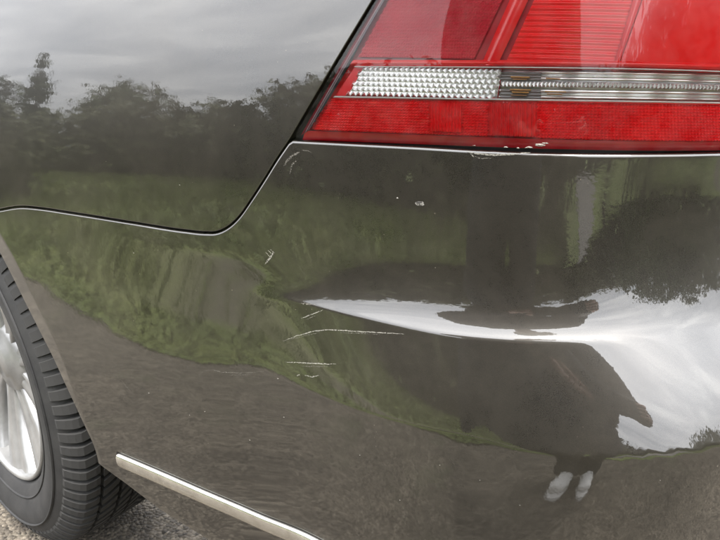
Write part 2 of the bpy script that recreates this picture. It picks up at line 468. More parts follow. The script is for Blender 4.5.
def place(kind, az, dist, sc, label, group=None, rz=None):
    o = protos[kind] if kind not in used else copy_tree(protos[kind]); used.add(kind)
    a = R(az)
    x, y = dist * math.sin(a), -dist * math.cos(a)
    o.location = (x, y, GZ + 0.008 + (vz(x, y) if y > -22 and -45 < x < 30 else -.06)); o.scale = (sc, sc, sc)
    o.rotation_euler.z = rz if rz is not None else rng.random() * 6.28
    tag(o, label, 'shrub' if kind == 'bush' else 'tree', group)
for i, (az, d, sc) in enumerate([(-66, 15, .95), (-60, 13.5, .62), (-63.5, 8.5, .62), (-66, 8.0, .7), (-54, 14, .8), (-49, 13, .95), (-44, 13, 1.0), (-39, 12.5, .9), (-34, 12, 1.0), (-28, 11.5, .9), (-22, 11, 1.0), (-16, 11, .95), (-10, 11, 1.05), (-3, 11, .95), (4, 11.5, 1.0), (12, 12, 1.05)]):
    place('bush', az, d, sc * (.68 if az < -31 else .98), 'dense olive green shrub in the hedge row behind the verge', 'hedge shrubs along the back of the verge')
for i, (az, d, sc) in enumerate([(17, 27, 2.0), (23, 28, 1.8), (30, 30, 1.9), (37, 29, 2.1), (44, 27, 2.1), (52, 25, 2.0), (61, 24, 2.1), (71, 23, 2.0), (82, 22, 1.9)]):
    place('bush', az, d, sc, 'tall dark shrub in the thicket beyond the far end of the gravel path', 'thicket shrubs beyond the path')
for az, d, sc, lab in [(-63.5, 17, 1.0, 'broad dark leafy tree at the thin end of the hedge row'), (-47, 17, .95, 'dark leafy tree rising above the hedge beside the small one'),
                       (-36, 17, .75, 'smaller dark leafy tree rising above the middle of the hedge'), (-14, 16, 1.0, 'dark leafy tree behind the hedge facing the bumper'),
                       (17, 17, 1.05, 'dark leafy tree behind the hedge next to the gravel path')]:
    place('round', az, d, sc * .72, lab)
place('cone', -56.5, 15, .72, 'narrow pointed cypress standing alone in the hedge row')
for az, d, sc, lab in [(29, 22, 1.0, 'slim grey green cypress by the gravel path, shortest of the three there'), (34.5, 20, 1.25, 'slim grey green cypress by the gravel path, tallest of the three there'), (38, 24, 1.1, 'slim grey green cypress standing behind the tallest cypress by the path')]:
    place('cone', az, d, sc, lab, 'cypresses at the path end')
for az, d, sc, lab in [(50, 15, 1.1, 'large drooping tree beyond the path, nearer of the two to the cypresses'), (66, 14, 1.0, 'large drooping tree beyond the path, farther from the cypresses')]:
    place('droop', az, d, sc, lab)

# ------------------------------------------------------------------ the car
car = empty('parked_car', (ARC[0], 0.1, GZ))
tag(car, 'dark brown metallic estate car parked on asphalt, rear left corner with scratched bumper', 'car')
CAR_INV = Matrix.Translation(-Vector(car.location))
def part(o, parent=car):
    """parent O (built in world coordinates) to a part chain whose root is at the car's location"""
    o.parent = parent
    off_ = Vector((0, 0, 0)); p = parent
    while p is not None: off_ += Vector(p.location); p = p.parent
    o.location = Vector(o.location) - off_
    return o

# outlines on the skin, traced from the photograph
_ap = [(-150, 30), (-75, 133), (-30, 198), (0, 252), (25, 303), (53, 360), (75, 405), (92, 440), (97, 453), (99, 463), (101, 480)]
_ap = np.array([pix(x, y, -.17 * (.005 + .027 * float(sst(.42, .60, np.interp(y, [250, 450], [.63, .33]))))) for x, y in _ap])
_ap = np.concatenate([_ap[::-1]])
_zg = np.linspace(_ap[0, 1], _ap[-1, 1], 300); _sg = np.interp(_zg, _ap[:, 1], _ap[:, 0])
_kk = np.hanning(31); _kk /= _kk.sum(); _sg = np.convolve(np.pad(_sg, 15, mode='reflect', reflect_type='odd'), _kk, 'valid')
ARCH_PTS = np.stack([_sg, _zg], -1)
print('ARCH', _ap.round(3).tolist())
SEAM = pixs([(-60, 226), (-25, 214), (0, 209.5), (20, 206.5), (40, 208), (67, 212), (133, 222.5), (185, 230.5), (205, 232.5), (217, 232), (228, 227), (240, 216), (252, 199), (265, 179), (278, 158), (291, 139)])
LAMP_F = pixs([(291, 139), (318, 93), (345, 48), (374, 0), (402, -48), (430, -96)])
LOWB = pixs([(290, 139), (350, 142), (420, 145.5), (480, 149), (540, 151.5), (600, 152.5), (660, 152.5), (720, 151.5)])
lb_s = np.concatenate([LOWB[:, 0], [.25, .6, 1.7]]); lb_z = np.concatenate([LOWB[:, 1], [LOWB[-1, 1]] * 3])
sm_s = np.concatenate([[-1.6], SEAM[:-1, 0], LOWB[:, 0], [.25, .6, 1.7]])
sm_z = np.concatenate([[SEAM[0, 1] - .1], SEAM[:-1, 1], lb_z])
lf_s = LAMP_F[:, 0]; lf_z = LAMP_F[:, 1]
print('LOWB', LOWB.round(3).tolist()); print('SEAM', SEAM.round(3).tolist()); print('LAMPF', LAMP_F.round(3).tolist())
def catmull(xs, ys):
    """smooth single-valued curve through the points"""
    xs = np.asarray(xs); ys = np.asarray(ys)
    m = np.gradient(ys, xs)
    def f(x):
        x = np.clip(x, xs[0], xs[-1]); i = np.clip(np.searchsorted(xs, x) - 1, 0, len(xs) - 2)
        h = xs[i + 1] - xs[i]; t = (x - xs[i]) / h
        return (2*t**3-3*t**2+1)*ys[i] + (t**3-2*t**2+t)*h*m[i] + (-2*t**3+3*t**2)*ys[i+1] + (t**3-t**2)*h*m[i+1]
    return f
_seam_f = catmull(SEAM[:, 0], SEAM[:, 1]); _low_f = catmull(lb_s, lb_z)
S_TIP = SEAM[-1, 0]
def z_seam(s): return np.where(s < S_TIP, _seam_f(s), _low_f(s))
_lf_f = catmull(lf_s, lf_z)
def z_qlow(s): return np.where(s < S_TIP, _seam_f(s), _lf_f(s))
BOT = pixs([(100, 464), (127, 484), (160, 509), (200, 534)])
def z_bot(s): return np.interp(s, [BOT[0, 0], BOT[1, 0], BOT[2, 0], BOT[3, 0], -.40, 0, 1.7], [BOT[0, 1], BOT[1, 1], BOT[2, 1], BOT[3, 1], .225, .20, .20])
print('LEDGE', pixs([(300,303),(400,322),(480,335),(580,348),(650,347),(715,341)]).round(3).tolist(), 'CREASE', pixs([(240,370),(350,400),(480,430),(600,446),(715,439)]).round(3).tolist())
print('BOT', BOT.round(3).tolist())

def panel(name, S, Z, mat, parent, edges=('l', 'r', 't', 'b'), roll=.0028, depth=.02):
    """a skin panel on the grid S, Z (rows, cols) with rolled, turned-in edges"""
    P = F(S, Z); Nn = Fn(S, Z); UVg = np.stack([S, Z], -1)
    def border(P, Nn, UVg, side):
        if side in 'lr':
            P, Nn, UVg = P.swapaxes(0, 1), Nn.swapaxes(0, 1), UVg.swapaxes(0, 1)
        if side in 'rt': P, Nn, UVg = P[::-1], Nn[::-1], UVg[::-1]
        p0, n0, u0 = P[0], Nn[0], UVg[0]
        o = p0 - P[2]; o = o - n0 * (o * n0).sum(-1, keepdims=True); o /= np.linalg.norm(o, axis=-1, keepdims=True)
        ex = []
        for a in np.radians([25, 50, 75, 90]):
            ex.append((p0 + o * roll * math.sin(a) - n0 * roll * (1 - math.cos(a)), n0 * math.cos(a) + o * math.sin(a)))
        ex.append((p0 + o * roll - n0 * depth, o))
        for q, nn in ex:
            P = np.concatenate([q[None], P]); Nn = np.concatenate([nn[None], Nn]); UVg = np.concatenate([u0[None], UVg])
        if side in 'rt': P, Nn, UVg = P[::-1], Nn[::-1], UVg[::-1]
        if side in 'lr': P, Nn, UVg = P.swapaxes(0, 1), Nn.swapaxes(0, 1), UVg.swapaxes(0, 1)
        return P, Nn, UVg
    for sd in edges: P, Nn, UVg = border(P, Nn, UVg, sd)
    nr, nc = P.shape[:2]
    idx = np.arange(nr * nc).reshape(nr, nc)
    f = np.stack([idx[:-1, :-1], idx[:-1, 1:], idx[1:, 1:], idx[1:, :-1]], -1).reshape(-1, 4)
    Nn = Nn / np.linalg.norm(Nn, axis=-1, keepdims=True)
    return part(mobj(name, P.reshape(-1, 3), f, mat, None, True, UVg.reshape(-1, 2), Nn.reshape(-1, 3)), parent)
GAP = .0009
def spread_rows(lo, hi, centres, n, width=.012, gain=6):
    """row heights between lo and hi, denser near the creases"""
    x = np.linspace(lo, hi, 4000); d = np.ones_like(x)
    for c in centres: d += gain * np.exp(-((x - c) / width) ** 2)
    cum = np.cumsum(d); cum = (cum - cum[0]) / (cum[-1] - cum[0])
    return np.interp(np.linspace(0, 1, n), cum, x)
# bumper
rows = spread_rows(.20, LOWB[4, 1], [Z_LEDGE, Z_CREASE, .80], 190)
b_ = (rows - rows[0]) / (rows[-1] - rows[0])
a1 = np.linspace(0, .86, 300); a_ = np.concatenate([a1[:-1], np.linspace(.86, 1, 30)])
S_END = 1.20
A, B = np.meshgrid(np.interp(a_, [0, .86, 1], [0, .62, 1]), b_)
S = -.7 + (S_END + .7) * A; Z = z_bot(S) + (z_seam(S) - z_bot(S)) * B
for _ in range(40):
    zf = Z[:, :1]
    S = s_arch(zf) + (S_END - s_arch(zf)) * A
    zt = z_seam(S) - np.where(S < S_TIP, GAP, .0008) - .0034
    Zn = z_bot(S) + (zt - z_bot(S)) * B
    Z = .5 * Z + .5 * Zn
bumper = panel('bumper', S, Z, M_PAINT, car, edges=('b', 't', 'l'), roll=.0034, depth=.03)
bumper['label'] = 'dark brown rear bumper with a ledge, white scratches and chips'

# quarter panel: above the seam, in front of the lamp, over the wheel
Z_TOP = 1.12
s_hi = float(np.interp(Z_TOP, lf_z, lf_s))
cols = np.concatenate([np.linspace(-1.75, -.86, 50)[:-1], np.linspace(-.86, -.42, 130)[:-1], np.linspace(-.42, s_hi - .012, 160)])
def z_q0(s):
    zs = z_qlow(s)
    X, Y, p = plan(s)
    r_ = R_A
    arch = ARC[1] + np.sqrt(np.maximum(r_ ** 2 - (X - ARC[0]) ** 2, 0))
    return np.where(s < s_cut, np.where(abs(X - ARC[0]) < r_, arch, ARC[1] - .05), zs)
# where the seam meets the arch
_ss = np.linspace(-1.0, -.70, 1600)
_g = _ss - s_arch(_seam_f(_ss))
s_cut = float(_ss[np.argmin(abs(_g))])
R_A = float(np.hypot(plan(s_cut)[0] - ARC[0], _seam_f(np.array(s_cut)) - ARC[1]))
print('s_cut', s_cut)
b2 = np.linspace(0, 1, 120) ** 1.3
Sq, Bq = np.meshgrid(cols, b2)
zq = z_q0(cols) + GAP + .0015
slope = np.gradient(np.where(cols < s_cut, 0, z_q0(cols)), cols); slope = np.clip(slope, 0, 2.2) * (cols > s_cut + .01)
zq = zq + (GAP + .0015) * (np.sqrt(1 + slope ** 2) - 1)
Zq = zq[None] + (Z_TOP - zq[None]) * Bq
quarter = panel('quarter_panel', Sq, Zq, M_PAINT, car, edges=('b',), roll=.0015, depth=.02)

# the rest of the corner above and beside the lamp
pc = np.linspace(s_hi - .004, 1.2, 120); pr_ = np.linspace(1.004, Z_TOP, 20)
panel('rear_pillar', *np.meshgrid(pc, pr_), M_PAINT, car, edges=('b',), depth=.02)
tc_ = np.linspace(.348, 1.2, 90); tr_ = np.linspace(float(_low_f(np.array(.3))) + .004, .998, 60)
panel('tailgate', *np.meshgrid(tc_, tr_), M_PAINT, car, edges=('l', 't', 'b'), depth=.02)
# dark backing behind the joints, so that no light leaks through the gaps
def ribbon(name, pts, half, d, mat, parent, n=None):
    """a strip on the skin along the (s, z) polyline, half wide to each side, d above the skin"""
    pts = np.asarray(pts); t = np.gradient(pts, axis=0); t /= np.linalg.norm(t, axis=1, keepdims=True)
    nn = np.stack([-t[:, 1], t[:, 0]], -1)
    half = np.broadcast_to(half, (len(pts),))[:, None]; 
    a, b = pts + nn * half, pts - nn * half
    V = np.concatenate([F(a[:, 0], a[:, 1], d), F(b[:, 0], b[:, 1], d)])
    k = len(pts); f = [(i, i + 1, k + i + 1, k + i) for i in range(k - 1)]
    return part(mobj(name, V, f, mat), parent)
ss = np.linspace(-.9, 1.0, 400)
ribbon('joint_seal', np.stack([ss, z_seam(ss)], -1), .012, -.011, M_BLACK, car)
zz_ = np.linspace(lf_z[0], lf_z[-1], 60)
ribbon('lamp_seal', np.stack([np.interp(zz_, lf_z, lf_s), zz_], -1), .011, -.013, M_BLACK, car)

# inner body: dark box behind the skin
bm = bmesh.new()
bmesh.ops.create_cube(bm, size=1, matrix=Matrix.Translation((-.31, .62, .63)) @ Matrix.Diagonal((.58, .98, .72, 1)))
part(bobj('inner_body', bm, M_LINER), car)
# wheel arch liner: a half barrel behind the arch edge
lv, lf = [], []
for i in range(41):
    t = R(-2) + R(184) * i / 40
    for (rr, y) in ((R_A + .004, .03), (R_A + .02, .06), (R_A + .02, .42), (.10, .43)):
        lv.append((ARC[0] + rr * math.cos(t), y, ARC[1] + rr * math.sin(t)))
for i in range(40):
    for k in range(3):
        a = i * 4 + k; lf.append((a, a + 4, a + 5, a + 1))
part(mobj('arch_liner', lv, lf, M_LINER), car)
#LAMP
# ------------------------------------------------------------------ tail lamp
lamp = part(empty('tail_lamp', (-.2, .05, .80)))
lamp['label'] = 'red tail lamp with a clear strip, chipped along its lower edge'
def lens_mat():
    m = Mat('clear_lamp_lens'); co = m.co('Object')
    tr = m.n('ShaderNodeBsdfTransparent'); gl = m.n('ShaderNodeBsdfGlossy'); gl.inputs['Roughness'].default_value = .015
    m.l(m.bump(m.noise(co, 30, 2), .02, .001), gl.inputs['Normal'])
    fr = m.n('ShaderNodeFresnel'); fr.inputs['IOR'].default_value = 1.42
    mx_ = m.n('ShaderNodeMixShader'); m.l(fr.outputs[0], mx_.inputs[0]); m.l(tr.outputs[0], mx_.inputs[1]); m.l(gl.outputs[0], mx_.inputs[2])
    du = m.n('ShaderNodeBsdfDiffuse'); du.inputs['Color'].default_value = (.5, .48, .45, 1)
    f = m.math('MULTIPLY', m.ramp(m.noise(co, 60, 6, .7), [(.4, .1), (.75, 1.0)]), .025)
    m2 = m.n('ShaderNodeMixShader'); m.l(f, m2.inputs[0]); m.l(mx_.outputs[0], m2.inputs[1]); m.l(du.outputs[0], m2.inputs[2])
    m.l(m2.outputs[0], m.out.inputs[0]); return m.m
def red_mat(name, a, b, rough=.22, scale=40, metal=0.0, coat=0.0):
    m = Mat(name); co = m.co('Object')
    c = m.ramp(m.noise(co, scale, 4), [(.35, a), (.68, b)])
    bs = m.pbsdf(Roughness=rough, Metallic=metal, Coat_Weight=coat, Coat_Roughness=.06); m.l(c, bs.inputs['Base Color']); return m.m
M_LENS = lens_mat()
M_RED = red_mat('bright_red_plastic', (.86, .008, .010), (.95, .016, .016))
M_REDP = red_mat('red_prism_plastic', (.76, .005, .009), (.92, .012, .015), .18, 25)
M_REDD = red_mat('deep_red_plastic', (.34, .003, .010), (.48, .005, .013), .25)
M_REDA = red_mat('rose_reflex_plastic', (.50, .012, .030), (.66, .020, .040), .25, 15)
M_MAROON = red_mat('maroon_lamp_rim', (.030, .001, .003), (.075, .002, .006), .2, 30)
M_CHROME = simple('lamp_reflector_silver', (.66, .66, .65), .30, .85)
M_FACET = simple('faceted_white_reflector', (.98, .98, .97), .20, .72)
M_LINE = simple('pale_lamp_edge', (.78, .72, .70), .3)
M_AMBER = simple('amber_bulb', (.62, .33, .10), .35)
def gridmesh(c4, d, nu, nv, hf=None):
    """bilinear patch in (s, z): corners bl, br, tr, tl; hf(u, v) metres above d"""
    bl, br, tr, tl = [np.asarray(q, float) for q in c4]
    U, Vv = np.meshgrid(np.linspace(0, 1, nu + 1), np.linspace(0, 1, nv + 1))
    q = (bl * (1 - U[..., None]) + br * U[..., None]) * (1 - Vv[..., None]) + (tl * (1 - U[..., None]) + tr * U[..., None]) * Vv[..., None]
    dd = d + (hf(U, Vv) if hf else 0)
    P = F(q[..., 0], q[..., 1], dd)
    idx = np.arange(P.shape[0] * P.shape[1]).reshape(P.shape[:2])
    f = np.stack([idx[:-1, :-1], idx[:-1, 1:], idx[1:, 1:], idx[1:, :-1]], -1).reshape(-1, 4)
    return P.reshape(-1, 3), f
def lpatch(name, c4, d, mat, nu=40, nv=4, hf=None, smooth=True, parent=None):
    P, f = gridmesh(c4, d, nu, nv, hf)
    return part(mobj(name, P, f, mat, None, smooth), parent or lamp)
def prisms(name, c4, d, mat, nu, nv, hgt, shear=0.0):
    """a field of small pyramids"""
    bl, br, tr, tl = [np.asarray(q, float) for q in c4]
    V, fc = [], []
    def P(u, v):
        u = min(max(u, 0), 1)
        return (bl * (1 - u) + br * u) * (1 - v) + (tl * (1 - u) + tr * u) * v
    qs, ds_ = [], []
    for j in range(nv):
        sh = (j % 2) * .5 / nu if shear else 0
        for i in range(nu):
            u0, u1, v0, v1 = i / nu + sh, (i + 1) / nu + sh, j / nv, (j + 1) / nv
            k = len(qs)
            qs += [P(u0, v0), P(u1, v0), P(u1, v1), P(u0, v1), P(.5 * (u0 + u1), .5 * (v0 + v1))]; ds_ += [0, 0, 0, 0, hgt]
            fc += [(k, k + 1, k + 4), (k + 1, k + 2, k + 4), (k + 2, k + 3, k + 4), (k + 3, k, k + 4)]
    qs = np.array(qs); V = F(qs[:, 0], qs[:, 1], d + np.array(ds_))
    o = part(mobj(name, V, fc, mat, None, False), lamp); o['kind'] = 'stuff'
    return o
S_R = .30                                             # the lamp goes on round the corner to here
def PX(pts, d): return [pix(x, y, d) for x, y in pts]
def ext(c4):                                          # stretch a patch that leaves the frame on the right
    bl, br, tr, tl = c4
    return [bl, (S_R, br[1]), (S_R, tr[1]), tl]
# lens: between lower edge and front edge
Ls = np.concatenate([np.linspace(S_TIP + .006, .10, 150)[:-1], np.linspace(.10, .34, 50)])
zlo = _low_f(Ls) + .0012
zhi = np.minimum(np.where(Ls < lf_s[-1], _lf_f(Ls), 9) - .0028, 1.0)
zhi = np.maximum(zhi, zlo + .0005)
Bl = np.linspace(0, 1, 50)[:, None]
panel('lens', np.repeat(Ls[None], 50, 0), zlo[None] + (zhi - zlo)[None] * Bl, M_LENS, lamp, edges=(), depth=.012)
# dark edging between lens and body
Bl2 = np.linspace(0, 1, 12)[:, None]
def skirt(name, sfun, d, mat):
    P = F(sfun[..., 0], sfun[..., 1], d); nr, nc = P.shape[:2]; idx = np.arange(nr * nc).reshape(nr, nc)
    f = np.stack([idx[:-1, :-1], idx[:-1, 1:], idx[1:, 1:], idx[1:, :-1]], -1).reshape(-1, 4)
    return part(mobj(name, P.reshape(-1, 3), f, mat), lamp)
# housing behind everything
def region(name, d, mat, g=.004, nrow=30):
    z0 = _low_f(Ls) + g; z1 = np.maximum(np.minimum(np.where(Ls < lf_s[-1], _lf_f(Ls), 9) - g * 1.5, 1.0), z0 + .0003)
    q = np.stack([np.repeat(Ls[None], nrow, 0), z0[None] + (z1 - z0)[None] * np.linspace(0, 1, nrow)[:, None]], -1)
    return skirt(name, q, d, mat)
region('housing', -.026, M_MAROON, .002)
region('red_diffuser', -.0125, M_RED, .009)
D = -.008
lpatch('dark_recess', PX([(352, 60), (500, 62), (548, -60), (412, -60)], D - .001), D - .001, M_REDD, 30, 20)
prisms('reflex_panel', PX([(358, 57), (474, 59), (531, -60), (420, -60)], D + .001), D + .001, M_REDA, 46, 34, .0006, 1)
lpatch('divider_bar', PX([(481, 65), (497, 66), (556, -60), (536, -60)], D + .003), D + .003, M_RED, 6, 20, lambda u, v: .0022 * np.sin(math.pi * u))
lpatch('deep_red_gap', PX([(497.5, 65), (506, 65), (560, -60), (557, -60)], D), D, M_REDD, 4, 16)  # deep red strip between the divider bar and the ribbed panel
rib = lambda n, h: (lambda u, v: h * abs(((v * n) % 1.0) * 2 - 1))
lpatch('ribbed_panel', PX([(506, 62), (613, 66), (650, -60), (561, -60)], D + .001), D + .001, M_RED, 30, 264, rib(22, .0009))
lpatch('angled_bar', PX([(613.5, 65), (618, 66), (662, -60), (650, -60)], D + .003), D + .003, M_RED, 4, 20, lambda u, v: .0015 * np.sin(math.pi * u))
c4 = PX([(619, 66), (720, 72), (740, -60), (663, -60)], D)
lpatch('side_diffuser', [c4[0], (S_R, c4[1][1]), (S_R, c4[2][1]), c4[3]], D, M_RED, 60, 90, lambda u, v: .0012 * np.sin(math.pi * u) * np.sin(math.pi * v))
c4 = ext(PX([(350, 65), (720, 78.5), (720, 72.5), (354, 60)], D + .004))
lpatch('upper_rim', c4, D + .004, M_RED, 80, 8, lambda u, v: .0015 * np.sin(math.pi * v))
# clear strip
c4 = PX([(335, 95.5), (497, 99.5), (502, 69), (355, 66)], D)
bl, br, tr, tl = [np.array(q) for q in c4]
lpatch('strip_backing', [bl, br, tr, tl], D - .0012, M_REDP, 20, 4)
m0 = bl + (br - bl) * .07; m1 = tl + (tr - tl) * .05
prisms('reversing_reflector', [m0, br, tr, m1], D, M_FACET, 26, 6, .0042, 1)
c5 = PX([(498, 99.5), (720, 106.5), (720, 80.5), (503, 69)], D - .004)
c5 = [c5[0], (S_R, c5[1][1]), (S_R, c5[2][1]), c5[3]]
def turnh(u, v): return .0022 * abs(np.sin(v * math.pi * 5)) + .0006 * np.sin(u * 90)
lpatch('indicator_reflector', c5, D - .004, M_CHROME, 160, 50, turnh)
q = [np.array(k) for k in c5]
lo = q[0] + (q[3] - q[0]) * .42; hi = q[0] + (q[3] - q[0]) * .60; lo2 = q[1] + (q[2] - q[1]) * .42; hi2 = q[1] + (q[2] - q[1]) * .60
prisms('toothed_rib', [lo, lo2, hi2, hi], D - .001, M_FACET, 130, 1, .0022)
M_SMOKE = simple('dark_reflector', (.24, .24, .24), .3, .7)  # darker metal for the patches around the amber bars
for (x0, x1, y0, y1) in ((500, 541, 71.2, 80.2), (500, 541, 88.6, 98.6)):
    lpatch('bulb_recess', PX([(x0, y1), (x1, y1 + 1), (x1, y0 + 1.4), (x0 + 1, y0)], D - .0012), D - .0012, M_SMOKE, 40, 30, lambda u, v: .0008 * abs(np.sin(v * math.pi * 3)))
for (x0, x1, y, hh) in ((511, 530, 77.0, .9), (513, 527, 79.2, .5), (510, 531, 89.6, .9), (512, 529, 92.2, .9), (511, 527, 95, .5), (546, 560, 78.5, .7), (545, 566, 91.5, .8), (547, 562, 94, .5)):
    lpatch('amber_bulb', PX([(x0, y + hh), (x1, y + hh + .5), (x1, y - hh + .5), (x0, y - hh)], D + .0002), D + .0002, M_AMBER, 10, 6, lambda u, v: .002 * np.sin(math.pi * v))
lpatch('strip_rim', ext(PX([(333, 97.6), (720, 108.6), (720, 106.8), (335, 96)], D + .003)), D + .003, M_LINE, 80, 4, lambda u, v: .0008 * np.sin(math.pi * v))
lpatch('strip_rim', ext(PX([(354, 67.2), (720, 81.0), (720, 79.6), (355, 66)], D + .0045)), D + .0045, M_LINE, 80, 4, lambda u, v: .0008 * np.sin(math.pi * v))
# lower prism band
c6 = PX([(308, 130), (720, 144.5), (720, 109), (330, 98.5)], D)
prisms('red_reflex_band', [c6[0], (S_R, c6[1][1]), (S_R, c6[2][1]), c6[3]], D, M_REDP, 210, 12, .0011, 1)
lpatch('ribbed_block', PX([(490, 135), (537, 136.8), (537, 104.6), (490, 103)], D + .0015), D + .0015, M_REDP, 120, 4, lambda u, v: .0042 * abs(((u * 11) % 1.0) * 2 - 1))
lpatch('plain_block', PX([(430, 131), (462, 132.5), (462, 103.5), (430, 102.5)], D + .0012), D + .0012, M_REDP, 60, 4, lambda u, v: .0024 * abs(((u * 10) % 1.0) * 2 - 1))
c7 = PX([(301, 137.2), (720, 150.2), (720, 144.5), (306, 130.5)], -.004)
_zb = float(_low_f(np.array(-.1))) + .0004
lpatch('lower_rim', [(c7[0][0], _zb + .002), (S_R, _zb), (S_R, c7[2][1]), c7[3]], -.004, M_REDD, 90, 6, lambda u, v: -.003 * (1 - v) ** 2)
c8 = PX([(297, 137.5), (306, 129), (390, -20), (380, -20)], -.004)
lpatch('front_rim', PX([(299, 136), (309, 130), (420, -60), (411, -60)], -.003), -.003, M_MAROON, 6, 30, lambda u, v: -.003 * (1 - u) ** 2)
#WHEEL
# ------------------------------------------------------------------ wheel
M_TYRE = Mat('tyre_rubber'); _co = M_TYRE.co('Object')
_b = M_TYRE.pbsdf(Roughness=.72)
M_TYRE.l(M_TYRE.ramp(M_TYRE.noise(_co, 25, 6, .65), [(.3, (.008, .008, .0085)), (.7, (.022, .0215, .021))]), _b.inputs['Base Color'])
M_TYRE.l(M_TYRE.bump(M_TYRE.noise(_co, 300, 3), .3, .001), _b.inputs['Normal']); M_TYRE = M_TYRE.m
M_ALLOY = Mat('silver_alloy'); _co = M_ALLOY.co('Object'); _b = M_ALLOY.pbsdf(Metallic=.5, Roughness=.4, Coat_Weight=.5)
M_ALLOY.l(M_ALLOY.ramp(M_ALLOY.noise(_co, 30, 5, .6), [(.3, (.19, .19, .188)), (.7, (.27, .27, .266))]), _b.inputs['Base Color']); M_ALLOY = M_ALLOY.m
M_DISC = simple('brake_iron', (.05, .045, .042), .6, .6)
WC = (-1.215, .297)
M_TREAD = simple('dusty_tread_rubber', (.020, .0195, .0185), .9)
WY = 0.090                                            # outer bulge of the tyre wall
wheel = part(empty('wheel', (WC[0], WY, WC[1])))
wheel.scale = (1.31, 1.31, 1.31); wheel.rotation_euler = (0, 0, R(-11))
wheel['label'] = 'silver alloy wheel with a blocky winter tyre'
def lathe(name, pr, mat, seg=120, closed=False, smooth=True):
    """revolve (radius, y) about the wheel's axle"""
    V, fc = [], []; n = len(pr)
    for i in range(seg):
        t = 2 * math.pi * i / seg
        for r_, y in pr: V.append((r_ * math.cos(t), y, r_ * math.sin(t)))
    for i in range(seg):
        j = (i + 1) % seg
        for k in range(n if closed else n - 1):
            k2 = (k + 1) % n
            fc.append((i * n + k, i * n + k2, j * n + k2, j * n + k))
    return mobj(name, V, fc, mat, wheel, smooth)
TP = [(.203, .034), (.206, .022), (.214, .014), (.235, .007), (.252, .001), (.266, .0), (.280, .003), (.293, .009), (.302, .016), (.308, .024), (.3125, .036), (.3150, .06), (.3160, .112), (.3150, .165), (.3125, .188), (.308, .20), (.302, .208), (.28, .221), (.252, .224), (.222, .21), (.203, .19)]
def RT(r_): return .206 + (r_ - .206) * 1.0 if r_ > .206 else r_
TP = [(RT(a), b) for a, b in TP]
lathe('tyre', TP, M_TYRE, 144, True)
for r_, y0 in ((RT(.2300), .0075), (RT(.2735), -.0006)):       # raised rings on the tyre wall
    lathe('tyre_bead_ring', [(r_ - .0016, y0 + .002), (r_ - .0008, y0 - .0006), (r_ + .0008, y0 - .0007), (r_ + .0016, y0 + .002)], M_TYRE, 120)
def prof_r(y): return np.interp(y, [.004, .010, .016, .024, .036, .06, .112, .165, .188, .20, .208, .214], [RT(q_) for q_ in (.285, .2945, .302, .308, .3125, .315, .316, .315, .3125, .308, .302, .2945)])
NB = 90
def skew(y): return 4.4 * (abs(y - .112) * -1.0) + 20 * (abs(y - .112)) ** 2    # V shape, in radians
def block_mesh(name, ya, yb, wf, h=.0100, ny=7, ph=0.0):
    V, fc = [], []
    ys = np.linspace(ya, yb, ny); w_ = wf * 2 * math.pi / NB
    for y in ys:
        r0 = float(prof_r(y)); t = skew(y) + ph
        hh = h * min(1, .30 + (min(y - .006, .216 - y)) / .024)
        for (dt, dr) in ((-w_ / 2, -.003), (-w_ / 2 * .9, hh), (w_ / 2 * .9, hh), (w_ / 2, -.003)):
            V.append(((r0 + dr) * math.cos(t + dt), y, (r0 + dr) * math.sin(t + dt)))
    for i in range(ny - 1):
        for k in range(3): a = i * 4 + k; fc.append((a, a + 1, a + 5, a + 4))
    fc.append((3, 2, 1, 0)); n = len(V); fc.append((n - 4, n - 3, n - 2, n - 1))
    return V, fc
ROWS = [(.0065, .042, .68, 0), (.047, .070, .66, .35), (.0755, .0935, .62, .1), (.098, .126, .55, .6), (.1305, .1485, .62, .2), (.154, .177, .66, .55), (.182, .2175, .68, .3)]
far_parts = []
for ya, yb, wf, ph in ROWS:
    V, fc = block_mesh('tread_block', ya, yb, wf, ph=ph * 2 * math.pi / NB)
    me = bpy.data.meshes.new('tread_block'); me.from_pydata(V, [], fc); me.materials.append(M_TREAD); me.update()
    for i in range(NB):
        th = 2 * math.pi * i / NB
        deg = (math.degrees(th) + 180) % 360 - 180
        if -100 < deg < 50:                           # the stretch that shows behind the bumper
            o = bpy.data.objects.new('tread_block', me); C.objects.link(o); o.parent = wheel; o.rotation_euler = (0, -th, 0)
        else:
            c_, s_ = math.cos(th), math.sin(th)
            far_parts.append(([(c_ * x - s_ * z, y, s_ * x + c_ * z) for x, y, z in V], fc))
V, fc = join(far_parts); o = mobj('tread_far_side', V, fc, M_TREAD, wheel, False); o['kind'] = 'stuff'
